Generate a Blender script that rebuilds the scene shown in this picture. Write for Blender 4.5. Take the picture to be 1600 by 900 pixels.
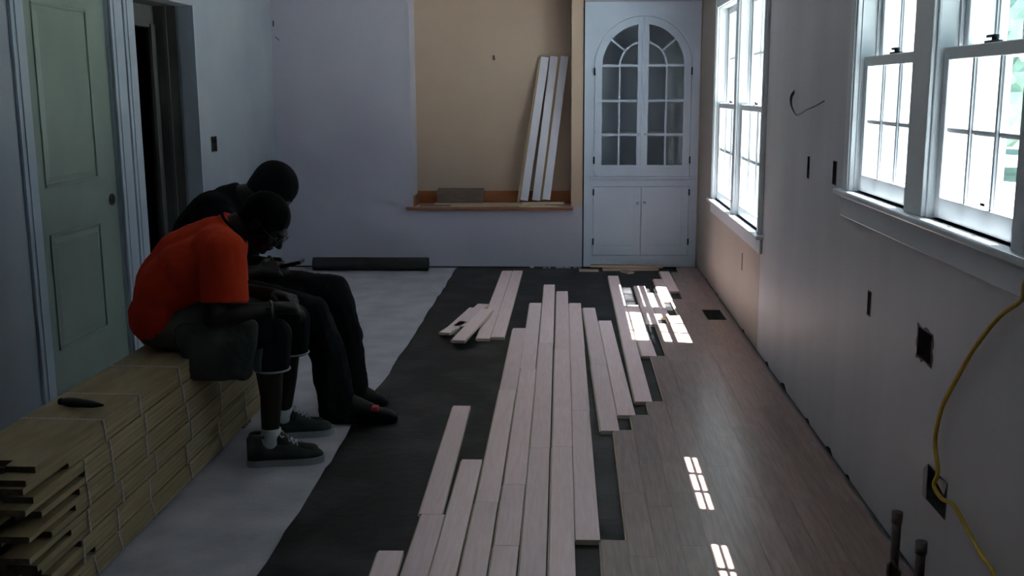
import bpy, bmesh, math, random
from mathutils import Vector as V, Matrix
random.seed(7)
S = bpy.context.scene
C = S.collection
for o in list(bpy.data.objects): bpy.data.objects.remove(o)

# ------------------------------------------------------------------ camera
cam = bpy.data.cameras.new('camera'); co = bpy.data.objects.new('camera', cam); C.objects.link(co)
cam.sensor_width = 36; cam.lens = 1640/1600*36; cam.clip_start = .05; cam.clip_end = 500
f = 1640.
fw = V((93, -308, f)).normalized(); dn = V((49, 8750, f)); dn = (dn-fw*dn.dot(fw)).normalized(); xr = dn.cross(fw)
M = Matrix((xr, fw, -dn))                       # rows: world axes seen in camera coordinates (x right, y down, z forward)
r_, u_, b_ = M.col[0], -M.col[1], -M.col[2]
co.matrix_world = Matrix(((r_[0], u_[0], b_[0], 0), (r_[1], u_[1], b_[1], 0), (r_[2], u_[2], b_[2], 1.5), (0, 0, 0, 1)))
S.camera = co
# ------------------------------------------------------------------ sky, sun, exposure
w = bpy.data.worlds.new('sky'); S.world = w; w.use_nodes = True
wn = w.node_tree; wn.nodes.clear()
wo = wn.nodes.new('ShaderNodeOutputWorld'); bg = wn.nodes.new('ShaderNodeBackground')
tc = wn.nodes.new('ShaderNodeTexCoord'); ns = wn.nodes.new('ShaderNodeTexNoise'); cr = wn.nodes.new('ShaderNodeValToRGB')
ns.inputs['Scale'].default_value = 3.2; ns.inputs['Detail'].default_value = 5
cr.color_ramp.elements[0].position = .48; cr.color_ramp.elements[0].color = (.22, .47, .58, 1)
cr.color_ramp.elements[1].position = .78; cr.color_ramp.elements[1].color = (.55, .74, .82, 1)
wn.links.new(tc.outputs['Generated'], ns.inputs['Vector']); wn.links.new(ns.outputs['Fac'], cr.inputs['Fac'])
wn.links.new(cr.outputs['Color'], bg.inputs['Color']); wn.links.new(bg.outputs[0], wo.inputs[0])
bg.inputs['Strength'].default_value = .6
sl = bpy.data.lights.new('sun', 'SUN'); so = bpy.data.objects.new('sun', sl); C.objects.link(so)
sl.energy = 22.0; sl.angle = math.radians(.53); sl.color = (1, .98, .95)
so.rotation_euler = V((-.445, .095, -1)).to_track_quat('-Z', 'Y').to_euler()
so.location = (6, -1, 12)
S.view_settings.view_transform = 'Standard'; S.view_settings.look = 'None'
S.view_settings.gamma = 1; S.view_settings.use_curve_mapping = False
S.view_settings.exposure = 1.95

# ------------------------------------------------------------------ materials
def mat(name, col, rough=.6, col2=None, scale=6., stretch=(1, 1, 1), bump=0., bscale=None, spec=.5, metal=0, vary=0., detail=4, lo=.35, hi=.65, coat=0.):
    m = bpy.data.materials.new(name); m.use_nodes = True
    nt = m.node_tree; p = nt.nodes['Principled BSDF']; N = nt.nodes.new; L = nt.links.new
    p.inputs['Base Color'].default_value = (*col, 1); p.inputs['Roughness'].default_value = rough
    p.inputs['Specular IOR Level'].default_value = spec; p.inputs['Metallic'].default_value = metal
    p.inputs['Coat Weight'].default_value = coat
    tc = N('ShaderNodeTexCoord'); mp = N('ShaderNodeMapping'); mp.inputs['Scale'].default_value = stretch
    oi = N('ShaderNodeObjectInfo')
    L(tc.outputs['Object'], mp.inputs['Vector'])
    cm = N('ShaderNodeCombineXYZ'); ml = N('ShaderNodeMath'); ml.operation = 'MULTIPLY'; ml.inputs[1].default_value = 37 if vary else 0
    L(oi.outputs['Random'], ml.inputs[0])
    for k in range(3): L(ml.outputs[0], cm.inputs[k])
    L(cm.outputs[0], mp.inputs['Location'])
    if col2:
        n = N('ShaderNodeTexNoise'); n.inputs['Scale'].default_value = scale; n.inputs['Detail'].default_value = detail
        L(mp.outputs[0], n.inputs['Vector'])
        r = N('ShaderNodeValToRGB'); r.color_ramp.elements[0].position = lo; r.color_ramp.elements[1].position = hi
        r.color_ramp.elements[0].color = (*col, 1); r.color_ramp.elements[1].color = (*col2, 1)
        L(n.outputs['Fac'], r.inputs['Fac']); last = r.outputs['Color']
        if vary:
            h = N('ShaderNodeHueSaturation'); mr = N('ShaderNodeMapRange')
            mr.inputs['To Min'].default_value = 1-vary; mr.inputs['To Max'].default_value = 1+vary
            L(oi.outputs['Random'], mr.inputs['Value']); L(mr.outputs[0], h.inputs['Value']); L(last, h.inputs['Color']); last = h.outputs['Color']
        L(last, p.inputs['Base Color'])
    if bump:
        n2 = N('ShaderNodeTexNoise'); n2.inputs['Scale'].default_value = bscale or scale; n2.inputs['Detail'].default_value = 5
        L(mp.outputs[0], n2.inputs['Vector']); b = N('ShaderNodeBump'); b.inputs['Strength'].default_value = bump; b.inputs['Distance'].default_value = .01
        L(n2.outputs['Fac'], b.inputs['Height']); L(b.outputs[0], p.inputs['Normal'])
    return m
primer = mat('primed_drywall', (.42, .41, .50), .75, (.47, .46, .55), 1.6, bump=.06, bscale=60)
primer_l = mat('primed_drywall_left', (.28, .31, .37), .75, (.33, .36, .41), 1.6, bump=.06, bscale=60)  # darker copy of the primer, the left wall's dimness put into its colour
primer_r = mat('primed_drywall_sheen', (.52, .52, .56), .5, (.59, .59, .62), 1.1, (1, 3, .6), bump=.05, bscale=50)  # lighter primer copy; vertical sheen streaks put into its colour
cream_r = mat('cream_paint_right', (.37, .32, .28), .6, (.41, .36, .31), 2.)  # same cream as the recess, difference in light put into its colour
cream = mat('cream_paint', (.48, .36, .28), .6, (.52, .40, .31), 2., bump=.04, bscale=60)
ceilm = mat('ceiling_white', (.62, .63, .65), .8, (.66, .67, .69), 3)
trimw = mat('white_trim_paint', (.34, .40, .48), .35, (.39, .45, .53), 3., bump=.03, bscale=25)
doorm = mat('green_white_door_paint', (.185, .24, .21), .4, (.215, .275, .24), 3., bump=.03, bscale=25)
cabm = mat('cabinet_white', (.47, .55, .68), .32, (.51, .59, .72), 3., bump=.03, bscale=25)
cabin = mat('cabinet_inside', (.66, .67, .74), .6, (.72, .73, .80), 3.)
winm = mat('window_white', (.62, .66, .70), .3, (.67, .71, .75), 4.)
black = mat('black_metal', (.012, .012, .013), .5)
dark = mat('cavity_shade', (.012, .011, .011), .9)  # near-black colour standing for shade inside gaps and holes
boxm = mat('grey_steel_box', (.06, .06, .065), .5, (.12, .12, .12), 20, metal=.5)
concm = mat('old_subfloor', (.36, .35, .40), .36, (.58, .52, .57), 5., bump=.25, bscale=35, detail=9, lo=.3, hi=.7)
felt = mat('black_felt', (.006, .0055, .006), .5, (.065, .062, .068), 3.6, bump=.25, bscale=22, detail=10, lo=.46, hi=.80, spec=.22)
floorw = mat('maple_plank', (.27, .175, .155), .3, (.36, .245, .225), 9., (9, .7, 1), bump=.02, vary=.13, detail=6, spec=.5)
loosew = mat('loose_plank', (.88, .63, .65), .33, (.95, .72, .73), 9., (9, .7, 1), bump=.02, vary=.08, detail=6, spec=.5)
plkedge = mat('plank_edge', (.62, .50, .40), .7)
stackw = mat('bundled_oak', (.31, .215, .11), .6, (.40, .29, .16), 8., (3, .6, 7), vary=.09, detail=6, bump=.03)
stacke = mat('plank_end_grain', (.13, .085, .06), .85, (.22, .15, .10), 40, vary=.2)
sillw = mat('orange_brown_wood', (.30, .10, .042), .4, (.38, .145, .06), 7, (.6, 6, 3))
scrapm = mat('pale_scrap_wood', (.48, .37, .27), .6, (.56, .45, .33), 8, (.8, 6, 4), vary=.1)
brownb = mat('brown_offcuts', (.15, .10, .085), .6, (.21, .145, .12), 8, (.8, 5, 5), vary=.12)
redsc = mat('reddish_scrap', (.36, .20, .15), .6, (.44, .26, .20), 8, (.8, 6, 4), vary=.1)
boardw = mat('white_board', (.66, .66, .76), .4, (.72, .72, .82), 4)
boarde = mat('board_edge', (.50, .36, .22), .7)
cordy = mat('yellow_cord', (.62, .42, .02), .45, (.5, .33, .01), 30)
string = mat('white_string', (.66, .57, .56), .8)
skin = mat('dark_skin', (.014, .009, .008), .55, (.02, .013, .010), 12, spec=.25)
orange = mat('orange_cotton', (.52, .034, .010), .9, (.58, .045, .013), 5, bump=.5, bscale=9, spec=.15)
greyc = mat('grey_cotton', (.045, .043, .04), .9, (.085, .08, .075), 7, bump=.6, bscale=11, spec=.15)
blackc = mat('black_cotton', (.006, .006, .008), .95, (.010, .010, .013), 8, bump=.4, bscale=10, spec=.1)
navyc = mat('black_denim', (.004, .004, .005), .9, (.010, .010, .012), 6, bump=.5, bscale=9, spec=.1)
hairm = mat('black_hair', (.004, .004, .004), .95, bump=.5, bscale=120, spec=.1)
shoeg = mat('grey_suede', (.034, .036, .037), .9, (.055, .058, .06), 14, spec=.2)
shoek = mat('black_leather', (.006, .006, .007), .6, spec=.2)
solew = mat('pale_rubber', (.26, .27, .28), .6)
lacew = mat('white_lace', (.50, .52, .54), .8)
redm = mat('red_trim', (.45, .03, .05), .7)
eyew = mat('eye_white', (.10, .09, .085), .4)
copper = mat('dull_pipe', (.10, .085, .08), .35, (.18, .15, .14), 18, metal=.8)
screen = mat('device_dark', (.01, .01, .012), .15)
extm = mat('outdoor_ground', (.34, .37, .33), .9, (.42, .45, .42), .6)
soffit = mat('eave_paint', (.5, .5, .5), .8)
hedge = mat('far_foliage', (.20, .30, .24), .9, (.42, .52, .46), .9, detail=8)
g = bpy.data.materials.new('clear_glass'); g.use_nodes = True; nt = g.node_tree; nt.nodes.clear()
o_ = nt.nodes.new('ShaderNodeOutputMaterial'); mx = nt.nodes.new('ShaderNodeMixShader'); tr = nt.nodes.new('ShaderNodeBsdfTransparent')
gl = nt.nodes.new('ShaderNodeBsdfGlossy'); fr = nt.nodes.new('ShaderNodeFresnel'); gl.inputs['Roughness'].default_value = .02; fr.inputs[0].default_value = 1.45
tr.inputs[0].default_value = (.93, .96, .97, 1)
ge = nt.nodes.new('ShaderNodeNewGeometry'); m1 = nt.nodes.new('ShaderNodeMath'); m1.operation = 'SUBTRACT'; m1.inputs[0].default_value = 1; nt.links.new(ge.outputs['Backfacing'], m1.inputs[1])
m2 = nt.nodes.new('ShaderNodeMath'); m2.operation = 'MULTIPLY'; nt.links.new(fr.outputs[0], m2.inputs[0]); nt.links.new(m1.outputs[0], m2.inputs[1]); nt.links.new(m2.outputs[0], mx.inputs[0]); nt.links.new(tr.outputs[0], mx.inputs[1]); nt.links.new(gl.outputs[0], mx.inputs[2]); nt.links.new(mx.outputs[0], o_.inputs[0])
glass = g

# ------------------------------------------------------------------ helpers
class MB:
    def __init__(s): s.bm = bmesh.new()
    def box(s, x0, x1, y0, y1, z0, z1, mi=0):
        v = [s.bm.verts.new((x, y, z)) for z in (z0, z1) for y in (y0, y1) for x in (x0, x1)]
        for q in ((0, 2, 3, 1), (4, 5, 7, 6), (0, 1, 5, 4), (2, 6, 7, 3), (0, 4, 6, 2), (1, 3, 7, 5)):
            s.bm.faces.new([v[k] for k in q]).material_index = mi
        return s
    def poly(s, pts, d, mi=0):                    # flat polygon (3-D points) pushed along d
        a = [s.bm.verts.new(p) for p in pts]; b = [s.bm.verts.new(V(p)+V(d)) for p in pts]; n = len(a)
        fs = [s.bm.faces.new(a), s.bm.faces.new(b[::-1])]+[s.bm.faces.new((a[k], b[k], b[(k+1) % n], a[(k+1) % n])) for k in range(n)]
        for q in fs: q.material_index = mi
        return s
    def tube(s, pts, r, seg=8, mi=0, cap=True):
        pts = [V(p) for p in pts]; n = len(pts); rs = r if isinstance(r, (list, tuple)) else [r]*n
        t = (pts[1]-pts[0]).normalized(); up = V((0, 0, 1)) if abs(t.z) < .9 else V((1, 0, 0)); u = t.cross(up).normalized(); rings = []
        for k in range(n):
            t = (pts[min(k+1, n-1)]-pts[max(k-1, 0)])
            t = t.normalized() if t.length > 1e-9 else V((0, 0, 1))
            u = (u-t*u.dot(t)).normalized(); v = t.cross(u)
            rings.append([s.bm.verts.new(pts[k]+(u*math.cos(a)+v*math.sin(a))*rs[k]) for a in [2*math.pi*j/seg for j in range(seg)]])
        for k in range(n-1):
            for j in range(seg):
                q = s.bm.faces.new((rings[k][j], rings[k][(j+1) % seg], rings[k+1][(j+1) % seg], rings[k+1][j])); q.material_index = mi; q.smooth = True
        if cap:
            for q in (rings[0][::-1], rings[-1]): s.bm.faces.new(q).material_index = mi
        return s
    def ball(s, c, r, sc=(1, 1, 1), seg=12, mi=0):
        b = bmesh.ops.create_uvsphere(s.bm, u_segments=seg, v_segments=seg//2+2, radius=r)
        for v in b['verts']: v.co = V((v.co.x*sc[0], v.co.y*sc[1], v.co.z*sc[2]))+V(c)
        for fc in {fc for v in b['verts'] for fc in v.link_faces}: fc.smooth = True; fc.material_index = mi
        return s
    def build(s, name, m, parent=None, bevel=0, org=None):
        bmesh.ops.recalc_face_normals(s.bm, faces=s.bm.faces[:])
        if org is not None: bmesh.ops.translate(s.bm, verts=s.bm.verts[:], vec=-V(org))
        me = bpy.data.meshes.new(name); s.bm.to_mesh(me); s.bm.free()
        for q in (m if isinstance(m, (list, tuple)) else [m]): me.materials.append(q)
        o = bpy.data.objects.new(name, me); C.objects.link(o)
        if org is not None: o.location = org
        if parent: o.parent = parent
        if bevel:
            bv = o.modifiers.new('bevel', 'BEVEL'); bv.width = bevel; bv.segments = 2; bv.limit_method = 'ANGLE'
        return o
def tag(o, label, cat, group=None, kind=None):
    if label: o['label'] = label
    if cat: o['category'] = cat
    if group: o['group'] = group
    if kind: o['kind'] = kind
    return o
def st(o, label=None, cat=None):
    o['kind'] = 'structure'
    if label: o['label'] = label
    if cat: o['category'] = cat
    return o
def empty(name, loc=(0, 0, 0)):
    o = bpy.data.objects.new(name, None); C.objects.link(o); o.location = loc; o.empty_display_size = .1; return o
def loc_parent(child, root):                      # children are modelled in world space; keep them there
    child.parent = root; child.location = V(child.location)-V(root.location)
def grid(axis, p0, p1, A, B, holes, matf=lambda a, b: 0):
    """slab between p0..p1 on axis, spanning A=(a0,a1), B=(b0,b1), with rectangular holes (a0,a1,b0,b1)"""
    m = MB()
    ca = sorted({A[0], A[1], *[h[k] for h in holes for k in (0, 1)], *[x for x in getattr(matf, 'a', []) if A[0] < x < A[1]]})
    cb = sorted({B[0], B[1], *[h[k] for h in holes for k in (2, 3)], *[x for x in getattr(matf, 'b', []) if B[0] < x < B[1]]})
    ca = [x for x in ca if A[0] <= x <= A[1]]; cb = [x for x in cb if B[0] <= x <= B[1]]
    for a0, a1 in zip(ca, ca[1:]):
        run = None
        for b0, b1 in zip(cb, cb[1:]):
            ac, bc = (a0+a1)/2, (b0+b1)/2
            if any(h[0] < ac < h[1] and h[2] < bc < h[3] for h in holes): continue
            mi = matf(ac, bc)
            if axis == 'X': m.box(p0, p1, a0, a1, b0, b1, mi)
            elif axis == 'Y': m.box(a0, a1, p0, p1, b0, b1, mi)
            else: m.box(a0, a1, b0, b1, p0, p1, mi)
    return m

L, W, D, H = -2.518, 1.07, 8.93, 2.44
VX0, VX1, VY0, VY1 = .905, 1.023, 6.775, 7.11            # floor vent
# ------------------------------------------------------------------ room shell
fl = st(grid('Z', -.12, 0, (-4.6, 1.22), (-2.6, 9.6), [(VX0, VX1, VY0, VY1)]).build('floor', concm), 'scuffed pale blue-grey subfloor of the room', 'floor')
st(MB().box(-4.6, 1.22, -2.6, 9.6, H, H+.1).build('ceiling', ceilm), 'white ceiling', 'ceiling')
st(MB().box(-4.6, 1.22, -2.7, -2.6, 0, H).build('wall_front', primer))
W1 = (5.965, 7.935, .70, 2.10); W2 = (2.53, 4.07, 1.12, 2.10)
slots = [(4.805, 4.845, 1.105, 1.205), (4.315, 4.375, 1.118, 1.215), (3.735, 3.775, .70, .79), (3.085, 3.215, .69, .785), (2.885, 3.045, .29, .40), (6.535, 6.56, .39, .50)]
def mr(a, b): return 1 if a > 5.93 else 0
mr.a = [5.93]
st(grid('X', W, W+.15, (-2.6, 9.6), (.03, H), [W1, W2]+slots, mr).build('wall_right', [primer_r, cream_r]), 'right wall, grey primer near and cream paint beyond the far window', 'wall')
st(MB().box(W+.02, W+.15, -2.6, 9.6, 0, .03).build('gap_shade_1', dark), 'painted shade in the gap where the baseboard was removed below the right wall', 'trim')  # black strip puts the shade of the gap into colour
D1 = (4.82, 5.745, 0, 2.03); D2 = (6.065, 7.07, 0, 2.07)
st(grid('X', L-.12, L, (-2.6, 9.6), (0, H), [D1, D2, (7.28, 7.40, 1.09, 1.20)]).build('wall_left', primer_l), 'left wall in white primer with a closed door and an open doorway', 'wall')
NI = (-1.357, 0.0, .53, 2.34); CB = (.115, 1.052, .02, 2.20)
def mb(a, b): return 1 if (a > -.01 and a < .115 and b > .53) or a > 1.05 else 0
mb.a = [0., .115, 1.052]; mb.b = [.53]
st(grid('Y', D, D+.12, (L-.12, W), (.012, H), [NI, CB], mb).build('wall_back', [primer, cream]), 'back wall in pale primer with a cream recess', 'wall')
st(MB().box(L, W, D+.01, D+.12, 0, .012).build('gap_shade_2', dark), 'painted shade in the gap along the foot of the back wall', 'trim')  # shade under the back wall, painted as a thin black strip
m = MB(); m.box(NI[0]-.1, NI[1]+.1, 9.23, 9.3, NI[2]-.1, NI[3]+.1)
m.box(NI[0]-.05, NI[0], D+.12, 9.24, NI[2], NI[3]); m.box(NI[1], NI[1]+.05, D+.12, 9.24, NI[2], NI[3]); m.box(NI[0]-.05, NI[1]+.05, D+.12, 9.24, NI[3], NI[3]+.05)
m.box(NI[0]-.05, NI[1]+.05, D+.12, 9.24, NI[2]-.08, NI[2]-.02)
st(m.build('wall_recess', cream), 'cream painted recess above the wooden ledge', 'wall')
# white corner bead on the left edge of the recess
st(MB().box(NI[0]-.018, NI[0]+.004, D-.006, D+.3, NI[2], NI[3]).build('trim_3', primer), 'pale plastered left edge of the recess', 'trim')
# felt underlay (ragged edge)
m = grid('Z', .0005, .004, (-.975, W-.001), (1.0, 8.925), [(VX0, VX1, VY0, VY1)])
rag = [(-.975, 1.0)]
y = 1.0
while y < 8.9:
    rag.append((-.975-random.uniform(.0, .014)-(.012 if 4.2 < y < 5.2 else 0), y)); y += random.uniform(.05, .22)
rag.append((-.975, 8.92))
m.poly([(x, yy, .0005) for x, yy in rag], (0, 0, .0034))
u = tag(m.build('underlayment_felt', felt), 'black felt underlayment laid over the middle of the floor', 'underlayment')
# seams and printed panels of the felt: thin overlapping sheets
for yy in (2.6, 3.52, 4.46, 5.40, 6.34, 7.3, 8.2):
    MB().box(-.972, 1.06, yy, yy+.012, .0037, .0044).build('felt_seam', felt, u)

# hall behind the open doorway
m = MB()
m.box(-2.79, L-.12, 7.07, 7.2, 0, 2.3)                      # deep right jamb
m.box(-2.79, L-.12, 5.95, 6.065, 0, 2.3)
m.box(-2.79, L-.12, 5.95, 7.2, 2.07, 2.2)                   # soffit
m.box(-2.85, -2.79, 5.0, 7.2, 1.93, H)                      # header of inner opening
m.box(-2.85, -2.79, 7.07, 7.6, 0, H); m.box(-2.85, -2.79, 4.4, 6.065, 0, H)
st(m.build('wall_hall', mat('hall_shaded_paint', (.08, .082, .078), .8, (.10, .102, .096), 3)), 'dim hallway walls seen through the open doorway', 'wall')  # dimness of the hall is put into the wall colour
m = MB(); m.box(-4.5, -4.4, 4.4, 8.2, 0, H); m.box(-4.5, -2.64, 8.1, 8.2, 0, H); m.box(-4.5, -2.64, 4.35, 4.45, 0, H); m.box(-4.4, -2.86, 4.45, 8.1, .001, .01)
st(m.build('wall_closet', mat('hall_unlit_shade', (.012, .011, .01), .9)), 'dark far walls of the unlit hall', 'wall')  # near-black colour stands for the lack of light back here
st(MB().box(L-.10, L+.004, 7.062, 7.074, 0, 2.075).build('trim_4', trimw), 'metal corner edge on the right of the open doorway', 'trim')
st(MB().box(-2.80, -2.78, 7.0, 7.07, 0, 1.95).box(-2.72, -2.70, 7.055, 7.07, 0, 2.07).build('trim_5', mat('hall_trim', (.11, .105, .10), .6)), 'dim inner door trim inside the hallway', 'trim')  # trim darkened in its colour to suit the dim hall

# ------------------------------------------------------------------ closet door with casing
dr = st(MB().box(L-.06, L-.02, 4.824, 5.741, .01, 2.026).build('door_1', doorm, org=(L-.04, 4.824, 0)), 'closed pale green-white door with two raised panels', 'door')
P1 = (4.945, 5.52, 1.05, 1.93); P2 = (4.945, 5.50, .24, .822)
for (a, b, c, d) in (P1, P2):
    m = MB(); x = L-.018
    for (p, q) in (((a, b, c, c+.016), 0), ((a, b, d-.016, d), 0), ((a, a+.016, c, d), 0), ((b-.016, b, c, d), 0)):
        m.box(x-.004, x+.006, *p)
    o = m.build('panel_moulding', doorm, bevel=.004); loc_parent(o, dr)
    x1 = x+.004; pts = [(x-.003, a+.02, c+.02), (x-.003, b-.02, c+.02), (x-.003, b-.02, d-.02), (x-.003, a+.02, d-.02)]
    m = MB(); e = .05
    A = [m.bm.verts.new(p) for p in pts]; B = [m.bm.verts.new(p) for p in [(x1, a+e, c+e), (x1, b-e, c+e), (x1, b-e, d-e), (x1, a+e, d-e)]]
    m.bm.faces.new(B)
    for k in range(4): m.bm.faces.new((A[k], A[(k+1) % 4], B[(k+1) % 4], B[k]))
    o = m.build('raised_panel', doorm); loc_parent(o, dr)
for z in (.325, 1.07, 1.87):
    o = MB().tube([(L-.006, 4.828, z-.045), (L-.006, 4.828, z+.045)], .008, 8).ball((L-.006, 4.828, z+.05), .008).ball((L-.006, 4.828, z-.05), .008).build('hinge', black); o['label'] = 'black door hinge'; loc_parent(o, dr)
m = MB().tube([(L-.022, 5.665, .925), (L-.014, 5.665, .925)], .03, 20); o = m.build('knob_hole_shade', dark); o['label'] = 'black disc painting the shade of the round bore where the knob is missing'; loc_parent(o, dr)  # flat black disc paints the shade inside the bore
m = MB()
for i in range(20):
    a, b = 2*math.pi*i/20, 2*math.pi*(i+1)/20
    m.box(0, 0, 0, 0, 0, 0) if False else m.tube([(L-.013, 5.665+.031*math.cos(a), .925+.031*math.sin(a)), (L-.013, 5.665+.031*math.cos(b), .925+.031*math.sin(b))], .003, 5)
o = m.build('bore_rim', copper); loc_parent(o, dr)
def casing(name, y0, y1, z1, label):
    m = MB(); m.box(L, L+.016, y0, y1, 0, z1); m.box(L+.016, L+.022, y0+.03, y1-.02, 0, z1)
    return st(m.build(name, trimw, bevel=.004), label, 'trim')
casing('trim_6', 4.70, 4.815, 2.13, 'white door casing on the hinge side of the closed door')
casing('trim_7', 5.75, 5.90, 2.13, 'white door casing on the knob side of the closed door')
casing('trim_8', 5.925, 6.062, 2.15, 'white casing on the left of the open doorway')
st(MB().box(L, L+.02, 4.70, 5.90, 2.035, 2.15).build('trim_9', trimw, bevel=.004), 'white head casing above the closed door', 'trim')
st(MB().box(L-.12, L, 4.80, 4.823, 0, 2.05).box(L-.12, L, 5.742, 5.752, 0, 2.05).box(L-.12, L-.06, 4.82, 5.75, 2.028, 2.05).build('gap_shade_10', trimw), 'white jamb of the closed door', 'trim')

# ------------------------------------------------------------------ windows
def window(name, units, sz, hz, mull, cas, label, wl):
    """units: [(y0,y1)] sash widths; sz sill z; hz head z"""
    y0, y1 = min(a for a, b in units), max(b for a, b in units)
    m = MB()                                     # jamb lining and outer frame
    m.box(W, W+.19, y0-.022, y0, sz-.02, hz+.02); m.box(W, W+.19, y1, y1+.022, sz-.02, hz+.02); m.box(W, W+.19, y0-.022, y1+.022, hz, hz+.022)
    m.box(W, W+.19, *mull, sz-.02, hz)
    for a, b in units:                           # parting beads and outer storm frame
        for q0, q1 in ((a, a+.012), (b-.012, b)): m.box(W+.052, W+.062, q0, q1, sz, hz)
        m.box(W+.15, W+.175, a, a+.035, sz, hz); m.box(W+.15, W+.175, b-.035, b, sz, hz); m.box(W+.15, W+.175, a, b, hz-.035, hz)
        m.box(W+.15, W+.175, a, b, (sz+hz)/2-.012, (sz+hz)/2+.012); m.box(W+.15, W+.175, a, b, sz-.005, sz+.045)
    root = st(m.build(name, winm), label, 'window'); root.location = (0, 0, 0)
    MB().box(W+.07, W+.24, y0-.04, y1+.04, sz-.035, sz+.005).build('outer_sill', winm, root)
    ms = MB().box(W-.045, W+.07, y0-cas-.045, y1+cas+.04, sz-.022, sz); ms.build('stool', winm, root, bevel=.006)
    MB().box(W-.016, W, y0-cas-.02, y1+cas+.02, sz-.105, sz-.022).build('apron', winm, root, bevel=.004)
    for (a, b) in ((y0-cas, y0-.004), (y1+.004, y1+cas)):
        MB().box(W-.018, W, a, b, sz, hz+.09).box(W-.024, W-.018, a+.012, b-.03, sz, hz+.09).build('casing', winm, root, bevel=.003)
    MB().box(W-.02, W, y0-cas, y1+cas, hz+.004, hz+.1).build('head_casing', winm, root, bevel=.004)
    MB().box(W-.018, W, mull[0]+.012, mull[1]-.012, sz, hz).box(W-.006, W+.04, mull[0]+.001, mull[1]-.001, sz, hz).build('mullion_casing', winm, root, bevel=.003)
    mid = (sz+hz)/2
    for a, b in units:
        for (x0, x1, z0, z1, br, tr_) in ((W+.014, W+.048, sz+.004, mid+.018, .062, .036), (W+.064, W+.098, mid-.018, hz, .036, .045)):
            s = MB(); e = .043
            s.box(x0, x1, a+.004, a+e, z0, z1); s.box(x0, x1, b-e, b-.004, z0, z1); s.box(x0, x1, a+e, b-e, z0, z0+br); s.box(x0, x1, a+e, b-e, z1-tr_, z1)
            so_ = s.build('sash', winm, root, bevel=.003)
            g0, g1, h0, h1 = a+e, b-e, z0+br, z1-tr_; xm = (x0+x1)/2
            cy = [g0+(g1-g0)*k/3 for k in range(4)]; hm = (h0+h1)/2
            for c in cy[1:3]:
                t = MB(); t.box(x0+.004, x1-.004, c-.007, c+.007, h0, h1); t.box(x0+.010, x1-.010, c-.012, c+.012, h0, h1); t.build('muntin', winm, so_)
            t = MB(); t.box(x0+.010, x1-.010, g0, g1, hm-.005, hm+.005); t.box(x0+.014, x1-.014, g0, g1, hm-.009, hm+.009); t.build('muntin', winm, so_)
            for k in range(3):
                for (p, q) in ((h0, hm), (hm, h1)):
                    MB().box(xm-.0015, xm+.0015, cy[k]+.004, cy[k+1]-.004, p+.004, q-.004).build('glass_pane', glass, so_)
        c = (a+b)/2; z = mid+.018; x = W+.03
        k = MB().box(x-.012, x+.012, c-.03, c+.03, z, z+.006).tube([(x, c-.012, z+.004), (x, c-.012, z+.02)], .009, 10).box(x-.006, x+.006, c-.012, c+.035, z+.014, z+.021).build('sash_lock', black, root)
        k['label'] = 'black sash lock'
    return root
window('window_1', [(5.985, 6.885), (7.005, 7.905)], .70, 2.08, (6.885, 7.005), .085, 'far double-hung twin window by the cabinet with divided panes', None)
window('window_2', [(2.56, 3.20), (3.395, 4.045)], 1.12, 2.08, (3.20, 3.395), .105, 'near double-hung twin window high on the right wall with divided panes', None)

# ------------------------------------------------------------------ outdoors
st(MB().box(1.22, 80, -40, 90, -.7, -.6).build('ground', extm), 'sunlit yard outside the windows', 'ground')
st(MB().box(1.22, 1.54, -2.6, 5.0, 2.47, 2.6).box(1.22, 1.45, 5.0, 9.6, 2.42, 2.6).build('gap_shade_11', soffit), 'roof eave above the windows outside', 'trim')

def tree(x, y, h, r, label):  # invented trees, added to dim the bright view through the panes
    t = tag(empty('tree', (x, y, -.6)), label, 'tree', 'added trees outside the windows')
    k = MB().tube([(x, y, -.6), (x+.1, y, h*.4), (x, y+.1, h*.7)], [.25, .18, .1], 10).build('trunk', mat('bark', (.12, .10, .08), .9)); loc_parent(k, t)
    bm = bmesh.new(); rt = random.Random(int(x*7+y*13))
    for q in range(26):
        a = rt.uniform(0, 6.28); u = rt.random()**.6; zz = rt.uniform(.25, 1.)
        c = V((x+math.cos(a)*r*u*(1.15-zz*.5), y+math.sin(a)*r*u*(1.15-zz*.5), -.6+h*zz))
        b = bmesh.ops.create_icosphere(bm, subdivisions=3, radius=r*rt.uniform(.28, .45))
        for v in b['verts']: v.co = c+v.co*(1+.16*math.sin(v.co.x*9+q)*math.cos(v.co.y*8)*math.sin(v.co.z*10))
    me = bpy.data.meshes.new('foliage'); bm.to_mesh(me); bm.free(); me.materials.append(hedge); o = bpy.data.objects.new('foliage', me); C.objects.link(o); o['kind'] = 'stuff'; loc_parent(o, t)
tree(11.5, 27, 6.0, 2.8, 'added pale leafy tree outside, seen through the left half of the near window')
tree(19, 34, 8.5, 3.4, 'added pale leafy tree outside, seen through the right half of the near window')
tree(9., 50, 6.5, 3.2, 'added pale leafy tree outside, seen through the far window')
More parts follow.
